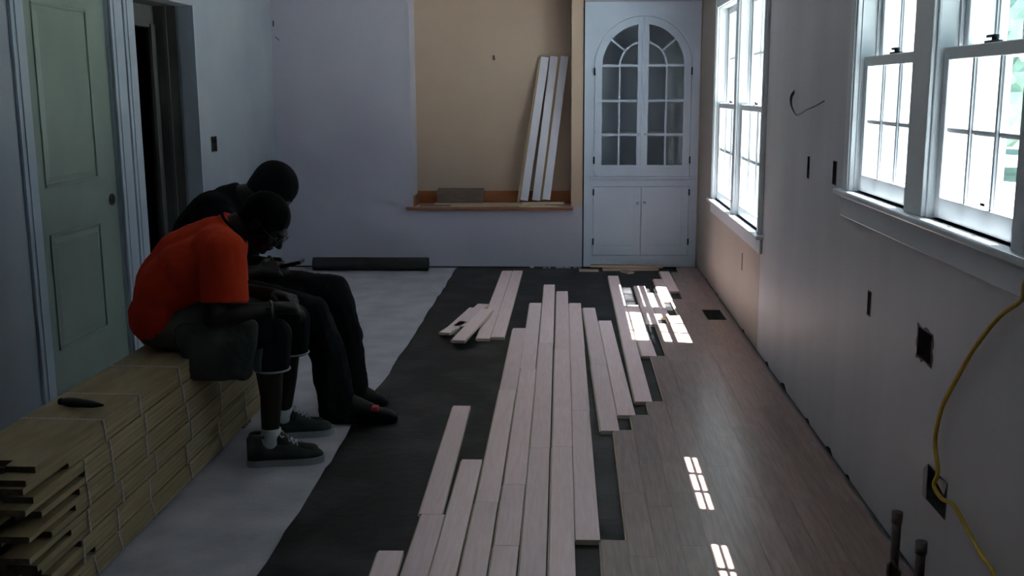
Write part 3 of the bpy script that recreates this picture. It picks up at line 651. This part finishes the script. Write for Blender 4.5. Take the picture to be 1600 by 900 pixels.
class Blob:
    def __init__(s): s.bm = bmesh.new()
    def cap(s, a, ra, b, rb, flat=False, sa=(1, 1, 1), sb=(1, 1, 1)):
        a, b = V(a), V(b); hull(s.bm, sph(a, ra, sa)+(disc(b, b-a, rb) if flat else sph(b, rb, sb))); return s
    def chain(s, pts):
        for p, q in zip(pts, pts[1:]): s.cap(p[0], p[1], q[0], q[1])
        return s
    def ell(s, c, r, sc=(1, 1, 1), rot=None): hull(s.bm, sph(c, r, sc, rot, 16)); return s
    def hullof(s, *sets): hull(s.bm, [p for q in sets for p in q]); return s
    def build(s, name, m, parent, vox=.006, sm=4, disp=0):
        me = bpy.data.meshes.new(name); s.bm.to_mesh(me); s.bm.free(); me.materials.append(m)
        o = bpy.data.objects.new(name, me); C.objects.link(o)
        r = o.modifiers.new('r', 'REMESH'); r.mode = 'VOXEL'; r.voxel_size = vox; r.use_smooth_shade = True
        k = o.modifiers.new('s', 'SMOOTH'); k.factor = .6; k.iterations = sm
        if disp:
            tx = bpy.data.textures.new('folds', 'CLOUDS'); tx.noise_scale = .07; d = o.modifiers.new('d', 'DISPLACE'); d.texture = tx; d.strength = disp; d.mid_level = .5
        dg = bpy.context.evaluated_depsgraph_get(); ev = o.evaluated_get(dg)
        nm = bpy.data.meshes.new_from_object(ev); o.modifiers.clear(); o.data = nm
        loc_parent(o, parent); return o
def head_blob(B, c, R):
    """c centre of head, R 3x3: local +X face, +Z crown"""
    P_ = lambda x, y, z: V(c)+R @ V((x, y, z))
    B.ell(P_(-.012, 0, .022), .1, (.98, .77, .92), R)                       # skull
    B.hullof(sph(P_(.035, 0, .01), .062, (1, .95, 1), R), sph(P_(.052, 0, -.085), .026, (1, 1.25, .8), R), sph(P_(-.02, .0, -.035), .06, (1, .98, 1), R))  # face and jaw
    B.ell(P_(.083, 0, .028), .02, (.7, 2.2, .55), R)                        # brow
    B.hullof(sph(P_(.088, 0, .014), .008), sph(P_(.108, 0, -.022), .0125), sph(P_(.092, .012, -.027), .008), sph(P_(.092, -.012, -.027), .008))   # nose
    B.ell(P_(.088, 0, -.050), .012, (.9, 1.9, .5), R); B.ell(P_(.085, 0, -.062), .012, (.9, 1.7, .55), R)      # lips
    B.ell(P_(.075, 0, -.086), .018, (.8, 1.2, .8), R)                       # chin
    for s_ in (-1, 1):
        B.ell(P_(.064, s_*.042, -.018), .022, (.8, .8, .8), R)              # cheek
        B.ell(P_(-.012, s_*.079, -.005), .03, (.62, .28, 1.05), R)          # ear
def hand_blob(B, wrist, d, n, curl=.5, side=1, sc=1.0):
    """wrist point, d direction of the palm, n palm normal (fingers curl towards n), side +1/-1 puts the thumb"""
    d = V(d).normalized(); n = V(n); n = (n-d*n.dot(d)).normalized(); s = d.cross(n)*side
    Wp = V(wrist)
    a = Wp+d*.045*sc
    B.hullof(sph(Wp, .024*sc), sph(Wp+d*.085*sc+s*.03*sc, .013*sc), sph(Wp+d*.082*sc-s*.032*sc, .012*sc), sph(Wp+d*.03*sc+s*.03*sc, .014*sc))
    for k, (off, ln) in enumerate(((.031, .070), (.0105, .080), (-.0105, .075), (-.031, .058))):
        p = Wp+d*(.086-.004*abs(k-1))*sc+s*off*sc; ang = .25+curl*.35; r = .0088*sc; pts = [(p, r*1.08)]; dd = d
        for j, fr_ in enumerate((.42, .32, .26)):
            ang_ = curl*(.9+.25*j)+.04*k; rot = Matrix.Rotation(ang_, 3, s*side if False else d.cross(n)); dd = (Matrix.Rotation(-ang_, 3, d.cross(n)) @ dd) if False else (dd*math.cos(ang_)+(n-dd*n.dot(dd)).normalized()*math.sin(ang_) if abs(n.dot(dd)) < .999 else dd)
            p = p+dd*ln*fr_*sc; r *= .93; pts.append((p.copy(), r))
        B.chain(pts)
    t0 = Wp+d*.022*sc+s*.028*sc; t1 = t0+(d*.55+s*.75+n*.25).normalized()*.036*sc; t2 = t1+(d*.85+s*.15+n*.45).normalized()*.03*sc; t3 = t2+(d*.85-s*.15+n*.5).normalized()*.022*sc
    B.chain([(t0, .014*sc), (t1, .0115*sc), (t2, .0102*sc), (t3, .0085*sc)])
def shoe(parent, heel, toe, up_m, sole_m, lace_m, name='sneaker', width=.098, hgt=.10, label=None):
    h, t = V(heel), V(toe); ln = (t-h).length; d = (t-h).normalized(); s = V((-d.y, d.x, 0)); 
    secs = [(0, .30, .90, .95), (.03, .60, 1.0, 1.), (.12, .74, 1.0, 1.02), (.25, .74, .96, 1.), (.36, .76, 1.0, .9), (.48, .84, .90, .6), (.6, .95, .72, .5), (.72, 1.0, .58, .5), (.84, .95, .50, .5), (.93, .76, .42, .5), (.985, .46, .32, .5), (1.0, .2, .25, .5)]
    m = MB(); rings = []
    for (f_, wf, hf, _) in secs:
        w_ = width/2*wf; hh = hgt*hf; c = h+d*ln*f_; ring = []
        for k in range(17):
            a = math.pi*k/16; x = math.cos(a); z = math.sin(a); e = .62
            ring.append(m.bm.verts.new(c+s*(w_*math.copysign(abs(x)**.75, x)*(1-.25*max(0, z)**3))+V((0, 0, .026+(hh-.026)*z**e))))
        rings.append(ring)
    for a, b in zip(rings, rings[1:]):
        for k in range(16):
            q = m.bm.faces.new((a[k], a[k+1], b[k+1], b[k])); q.smooth = True
        m.bm.faces.new((a[16], a[0], b[0], b[16]))
    m.bm.faces.new(rings[0]); m.bm.faces.new(rings[-1][::-1])
    o = m.build(name, up_m); loc_parent(o, parent)
    if label: o['label'] = label
    def sub(mm, nm, mt_, lb=None):
        q = mm.build(nm, mt_); q.parent = o
        if lb: q['label'] = lb
        return q
    m = MB(); out = []
    for side in (1, -1):
        rr_ = [(f_, wf) for (f_, wf, _, _) in secs]
        if side < 0: rr_ = rr_[::-1]
        for f_, wf in rr_: out.append(h+d*(ln*(f_*1.03-.012))+s*side*(width/2*wf+.006)+V((0, 0, .0015)))
    m.poly(out, (0, 0, .027)); sub(m, 'sole', sole_m, 'pale rubber sole' if sole_m is solew else None)
    if lace_m:
        m = MB()
        for k in range(5):
            f_ = .40+.055*k; c = h+d*ln*f_; z = hgt*(.98-.085*k)+.001*k+.011
            for a, b in ((-1, 1), (1, -1)):
                p0 = c+s*a*.024+V((0, 0, z-.010)); p2 = c+d*ln*.045+s*b*.024+V((0, 0, z-.018)); p1 = (p0+p2)/2+V((0, 0, .013))
                m.tube(smooth([p0, p1, p2], 5), .0028, 6)
        for a in (-1, 1):
            c = h+d*ln*.42+V((0, 0, hgt*.98)); lp = [c, c+s*a*.02+V((0, 0, .012)), c+s*a*.04+d*.012+V((0, 0, .0)), c+s*a*.02+d*.02+V((0, 0, -.004)), c]
            m.tube(smooth(lp, 5), .0026, 6)
        sub(m, 'laces', lace_m, 'pale laces')
        m = MB(); c = h+d*ln*.33; m.poly([c+s*.026+V((0, 0, hgt*.9)), c-s*.026+V((0, 0, hgt*.9)), c-s*.022-d*.01+V((0, 0, hgt*1.22)), c+s*.022-d*.01+V((0, 0, hgt*1.22))], d*.008); sub(m, 'tongue', up_m)
    m = MB(); c = h+d*ln*.175; m.tube([c+s*.030*math.cos(a)+d*(.043*math.sin(a)+.006)+V((0, 0, hgt*(.985+.03*(-math.sin(a))))) for a in [2*math.pi*k/20 for k in range(21)]], .008, 8, cap=False); sub(m, 'collar', up_m)
    return o
# ---- man in orange
A = tag(empty('person', (-1.45, 4.10, .49)), 'person in orange T-shirt, dark grey shorts and grey sneakers sitting hunched on the flooring stack', 'person', 'two people sitting on the flooring stack')
Yn, Yf = 3.97, 4.27
RA = (Matrix.Rotation(math.radians(-4), 3, 'Z') @ Matrix.Rotation(math.radians(48), 3, 'Y'))
B = Blob()
B.chain([((-1.64, 4.12, .625), .125), ((-1.60, 4.12, .72), .125), ((-1.52, 4.12, .82), .125), ((-1.42, 4.12, .885), .115)])
B.cap((-1.62, 4.02, .60), .11, (-1.62, 4.22, .60), .11)
B.cap((-1.37, 3.99, .90), .085, (-1.44, 4.24, .90), .085)
B.chain([((-1.40, 4.12, .93), .075), ((-1.32, 4.12, .975), .058), ((-1.26, 4.125, .99), .055)])
head_blob(B, (-1.228, 4.13, .985), RA)
for s_, hip, knee, ank, toe in ((-1, (-1.60, 4.02, .575), (-1.185, 4.02, .545), (-1.222, 4.045, .13), (-1.06, 4.085, .05)), (1, (-1.60, 4.22, .575), (-1.175, 4.28, .55), (-1.262, 4.385, .12), (-1.12, 4.44, .05))):
    hip, knee, ank, toe = map(V, (hip, knee, ank, toe))
    B.chain([(hip, .095), (hip.lerp(knee, .5), .080), (knee, .060)])
    B.chain([(knee, .060), (knee.lerp(ank, .3)+V((-.012, 0, 0)), .058), (knee.lerp(ank, .6), .046), (ank, .036)])
    B.chain([(ank, .036), (ank.lerp(toe, .5)+V((0, 0, -.03)), .032), (toe, .026)]); B.cap(ank, .036, ank+V((-.035, 0, -.07)), .030)
for sh, el, wr, dd, nn, side in (((-1.345, 3.93, .90), (-1.375, 3.885, .645), (-1.165, 3.985, .665), (1, .45, -.05), (0, .25, -1), 1), ((-1.44, 4.28, .90), (-1.45, 4.33, .66), (-1.23, 4.22, .675), (.9, -.4, -.05), (0, -.2, -1), -1)):
    B.chain([(sh, .062), (V(sh).lerp(V(el), .5), .052), (el, .044)]); B.chain([(el, .044), (V(el).lerp(V(wr), .35), .043), (wr, .027)])
    hand_blob(B, wr, dd, nn, .55, side)
B.build('body', skin, A, .005, 3)
B = Blob(); hc = V((-1.228, 4.13, .985))
B.hullof(sph(hc+RA @ V((-.018, 0, .028)), .104, (.98, .80, .93), RA, 16), sph(hc+RA @ V((-.05, 0, -.03)), .062, (1, 1.1, 1), RA)); B.build('hair', hairm, A, .006, 3)
# t-shirt
B = Blob()
B.chain([((-1.645, 4.12, .635), .142), ((-1.622, 4.12, .735), .142), ((-1.55, 4.12, .825), .140), ((-1.43, 4.12, .885), .128)])
B.cap((-1.635, 4.02, .63), .124, (-1.635, 4.22, .63), .124); B.cap((-1.605, 4.02, .73), .122, (-1.605, 4.22, .73), .122); B.cap((-1.605, 4.02, .73), .122, (-1.53, 4.03, .80), .122); B.cap((-1.53, 4.03, .80), .125, (-1.53, 4.21, .80), .125)
B.cap((-1.38, 3.98, .895), .098, (-1.45, 4.24, .895), .095); B.cap((-1.50, 4.0, .82), .11, (-1.38, 4.0, .88), .10)
B.cap((-1.46, 4.0, .78), .085, (-1.44, 4.24, .78), .085)
B.hullof(sph((-1.638, 4.02, .625), .124), sph((-1.638, 4.22, .625), .124), sph((-1.66, 4.02, .565), .075), sph((-1.66, 4.22, .565), .075))
B.cap((-1.335, 3.935, .895), .088, (-1.335, 3.905, .705), .092, True); B.cap((-1.445, 4.275, .895), .085, (-1.455, 4.315, .71), .088, True)
B.cap((-1.39, 4.12, .945), .072, (-1.345, 4.12, .98), .066, True)
B.build('t_shirt', orange, A, .007, 3, .010)
o = MB().tube([V((-1.342, 4.12, .982))+Matrix.Rotation(math.radians(42), 3, 'Y') @ V((.066*math.cos(a), .066*math.sin(a), 0)) for a in [2*math.pi*k/24 for k in range(25)]], .006, 8, cap=False).build('neckband', blackc); o['label'] = 'black neckband'; loc_parent(o, A)
# shorts
B = Blob()
for y0, kn in ((4.02, (-1.19, 4.02, .545)), (4.22, (-1.19, 4.27, .55))):
    B.cap((-1.62, y0, .598), .108, (-1.46, y0+.0, .575), .105); B.cap((-1.46, y0, .575), .105, (-1.30, V(kn).lerp(V((-1.6, y0, .58)), .25).y, .56), .098)
    B.hullof(sph((-1.50, y0, .56), .09), sph((-1.30, kn[1], .56), .095), sph((-1.33, kn[1]-.01, .47), .075), sph((-1.46, y0-.01, .49), .07))
B.cap((-1.63, 4.02, .60), .112, (-1.63, 4.22, .60), .112)
B.build('shorts', greyc, A, .007, 3, .016)
# loose dark lower leg of the shorts over the knees, with pale side panel and hem
for kn, yy in (((-1.185, 4.02, .545), 4.03), ((-1.175, 4.28, .55), 4.30)):
    B = Blob(); k = V(kn)
    B.cap(k+V((-.10, 0, .02)), .080, k+V((.0, 0, .0)), .078); B.cap(k+V((0, 0, .0)), .078, (k.x-.012, yy, .41), .069, True)
    o = B.build('shorts_leg', blackc, A, .006, 2, .004); o['label'] = 'black lower leg of the shorts'
    h = MB().tube([V((k.x-.012+.070*math.cos(a), yy+.070*math.sin(a), .408)) for a in [2*math.pi*j/24 for j in range(25)]], .0045, 6, cap=False).build('hem', solew, o); h.parent = o; h.location = -V(o.location)-V(A.location); h['label'] = 'pale hem'
m = MB(); kx = -1.197                              # pale side panel, following the leg outside
for j in range(7):
    pass
pv = []
for j in range(9):
    z = .412+j*.016; row = []
    for i in range(5):
        a = math.radians(200+i*12+ (j*2)); r = .0745+.0045*math.sin(j/8*math.pi); row.append(m.bm.verts.new((kx+.004+r*math.cos(a), 4.03+r*math.sin(a)-.001, z)))
    pv.append(row)
for a, b in zip(pv, pv[1:]):
    for i in range(4): m.bm.faces.new((a[i], a[i+1], b[i+1], b[i])).smooth = True
o = m.build('side_panel', mat('grey_panel', (.16, .16, .17), .9), A); o.location = -V(A.location); o['label'] = 'pale grey side panel'
sd = o.modifiers.new('t', 'SOLIDIFY'); sd.thickness = .003
# cloth pouch at the hip
B = Blob(); B.hullof(sph((-1.50, 3.90, .585), .035, (1, .6, 1)), sph((-1.245, 3.925, .60), .035, (1, .6, 1)), sph((-1.285, 3.92, .43), .042, (1, .6, 1)), sph((-1.46, 3.90, .435), .042, (1, .6, 1)), sph((-1.38, 3.885, .45), .05, (1.4, .6, 1)))
o = B.build('tool_pouch', greyc, A, .006, 2, .018); o['label'] = 'sagging grey cloth pouch over the thigh'
# wristwatch, socks, shoes, eyes, glasses
wv = V((-1.175, 3.982, .665)); ax = V((1, .45, .05)).normalized(); u1 = ax.cross(V((0, 0, 1))).normalized(); u2 = ax.cross(u1)
o = MB().tube([wv+(u1*math.cos(a)+u2*math.sin(a))*.030 for a in [2*math.pi*k/20 for k in range(21)]], .005, 6, cap=False).box(wv.x-.013, wv.x+.013, wv.y-.04, wv.y-.028, wv.z-.012, wv.z+.014).build('wristwatch', boxm); o['label'] = 'metal wristwatch'; loc_parent(o, A)
for ank in ((-1.222, 4.045), (-1.262, 4.385)):
    B = Blob(); B.cap((ank[0], ank[1], .10), .043, (ank[0]+.004, ank[1], .158), .041, True); o = B.build('sock', lacew, A, .006, 2); o['label'] = 'white ankle sock'
shoe(A, (-1.315, 4.022, 0), (-1.020, 4.098, 0), shoeg, solew, lacew, hgt=.128, label='grey sneaker')
shoe(A, (-1.345, 4.365, 0), (-1.060, 4.455, 0), shoeg, solew, lacew, hgt=.128, label='grey sneaker')
def eyes(par, c, R):
    for s_ in (-1, 1):
        e = V(c)+R @ V((.074, s_*.031, .006)); o = MB().ball(e, .0105).build('eye', eyew); loc_parent(o, par)
        q = MB().ball(e+R @ V((.0075, 0, -.002)), .0055).build('iris', black); q.parent = o
eyes(A, hc, RA)
m = MB()
for s_ in (-1, 1):
    c = hc+RA @ V((.100, s_*.034, .002)); m.tube([c+RA @ V((0, .024*math.cos(a), .019*math.sin(a))) for a in [2*math.pi*k/20 for k in range(21)]], .0016, 5, cap=False)
    m.tube([c+RA @ V((0, s_*.024, .004)), hc+RA @ V((.04, s_*.082, .008)), hc+RA @ V((-.012, s_*.086, .012))], .0016, 5)
m.tube([hc+RA @ V((.105, -.012, .006)), hc+RA @ V((.105, .012, .006))], .0016, 5)
o = m.build('eyeglasses', black); o['label'] = 'thin dark eyeglasses'; loc_parent(o, A)
# ---- man in dark clothes behind
Bn = tag(empty('person', (-1.55, 4.74, .49)), 'person in dark clothes and black cap sitting beyond the one in orange, holding a device', 'person', 'two people sitting on the flooring stack')
RB = (Matrix.Rotation(math.radians(-8), 3, 'Z') @ Matrix.Rotation(math.radians(48), 3, 'Y'))
hb = V((-1.365, 4.74, 1.055))
B = Blob()
B.chain([((-1.64, 4.74, .625), .13), ((-1.70, 4.74, .74), .13), ((-1.70, 4.74, .85), .13), ((-1.63, 4.74, .93), .125)])
B.cap((-1.62, 4.64, .60), .11, (-1.62, 4.84, .60), .11); B.cap((-1.60, 4.59, .965), .085, (-1.60, 4.89, .965), .085)
B.chain([((-1.58, 4.74, .985), .085), ((-1.49, 4.74, 1.025), .066), ((-1.42, 4.74, 1.04), .06)])
head_blob(B, hb, RB)
legsB = (((-1.60, 4.64, .58), (-1.165, 4.60, .515), (-1.045, 4.60, .12), (-.88, 4.605, .05)), ((-1.60, 4.84, .58), (-1.125, 4.87, .565), (-1.09, 4.86, .12), (-.95, 4.86, .05)))
for hip, knee, ank, toe in legsB:
    hip, knee, ank, toe = map(V, (hip, knee, ank, toe))
    B.chain([(hip, .095), (hip.lerp(knee, .5), .078), (knee, .058), (knee.lerp(ank, .35), .054), (ank, .036), (toe, .026)])
for sh, el, wr, dd, nn, side in (((-1.565, 4.555, .945), (-1.60, 4.52, .685), (-1.425, 4.66, .70), (.85, .5, .05), (0, .8, -.6), 1), ((-1.565, 4.925, .945), (-1.58, 4.96, .69), (-1.42, 4.84, .705), (.85, -.5, .05), (0, -.8, -.6), -1)):
    B.chain([(sh, .060), (V(sh).lerp(V(el), .5), .050), (el, .043)]); B.chain([(el, .043), (wr, .027)]); hand_blob(B, wr, dd, nn, .42, side)
B.build('body', skin, Bn, .005, 3)
B = Blob(); B.hullof(sph(hb+RB @ V((-.016, 0, .036)), .112, (.99, .84, .92), RB, 16), sph(hb+RB @ V((-.06, 0, -.035)), .055, (1, 1.2, 1), RB))
B.build('knit_cap', blackc, Bn, .006, 3)['label'] = 'close-fitting black cap'
B = Blob()
B.chain([((-1.65, 4.74, .63), .145), ((-1.70, 4.74, .74), .146), ((-1.70, 4.74, .845), .146), ((-1.635, 4.74, .925), .138)])
B.cap((-1.64, 4.63, .61), .13, (-1.64, 4.85, .61), .13); B.cap((-1.66, 4.63, .80), .13, (-1.66, 4.85, .80), .13)
B.cap((-1.605, 4.585, .96), .099, (-1.605, 4.895, .96), .099); B.cap((-1.585, 4.74, .99), .09, (-1.50, 4.74, 1.03), .076, True)
B.cap((-1.56, 4.55, .94), .078, (-1.595, 4.52, .71), .070, True); B.cap((-1.56, 4.93, .94), .078, (-1.58, 4.96, .71), .070, True)
B.build('sweatshirt', blackc, Bn, .007, 3, .008)['label'] = 'dark short-sleeved top'
B = Blob()
for (hip, knee, ank, toe), fl_ in zip(legsB, (0, 1)):
    hip, knee, ank = map(V, (hip, knee, ank)); B.cap(hip+V((0, 0, .005)), .112, hip.lerp(knee, .55), .098); B.cap(hip.lerp(knee, .55), .098, knee, .078)
    if fl_ == 0: B.cap(knee, .078, knee.lerp(ank, .5)+V((-.0, 0, 0)), .084); B.cap(knee.lerp(ank, .5), .084, (ank.x-.02, ank.y, .035), .088, True)
    else: B.cap(knee, .078, (-1.075, 4.87, .34), .080); B.cap((-1.075, 4.87, .34), .078, (-1.055, 4.86, .06), .082, True); 
B.cap((-1.62, 4.64, .605), .115, (-1.62, 4.84, .605), .115)
B.build('trousers', navyc, Bn, .007, 3, .016)['label'] = 'baggy black trousers'
shoe(Bn, (-1.125, 4.60, .0045), (-.800, 4.612, .0045), shoek, shoek, None, width=.105, hgt=.12, label='black shoe')
shoe(Bn, (-1.195, 4.865, .0045), (-.890, 4.865, .0045), shoek, shoek, None, width=.102, hgt=.12, label='black shoe')
o = MB().box(-.905, -.875, 4.56, 4.60, .066, .088).build('red_tab', redm, bevel=.005); o['label'] = 'red tag on the shoe'; loc_parent(o, Bn)
eyes(Bn, hb, RB)
# device held in both hands
m = MB(); m.box(-.075, .085, -.04, .04, -.009, .009); o = m.build('handheld_device', [screen], bevel=.004)
o.location = (-1.325, 4.75, .712); o.rotation_euler = (0, math.radians(-12), 0)
MB().box(-.066, .076, -.034, .034, .009, .0098).build('screen', screen, o)
tag(o, 'small dark device held in the hands of the person in dark clothes', 'device')
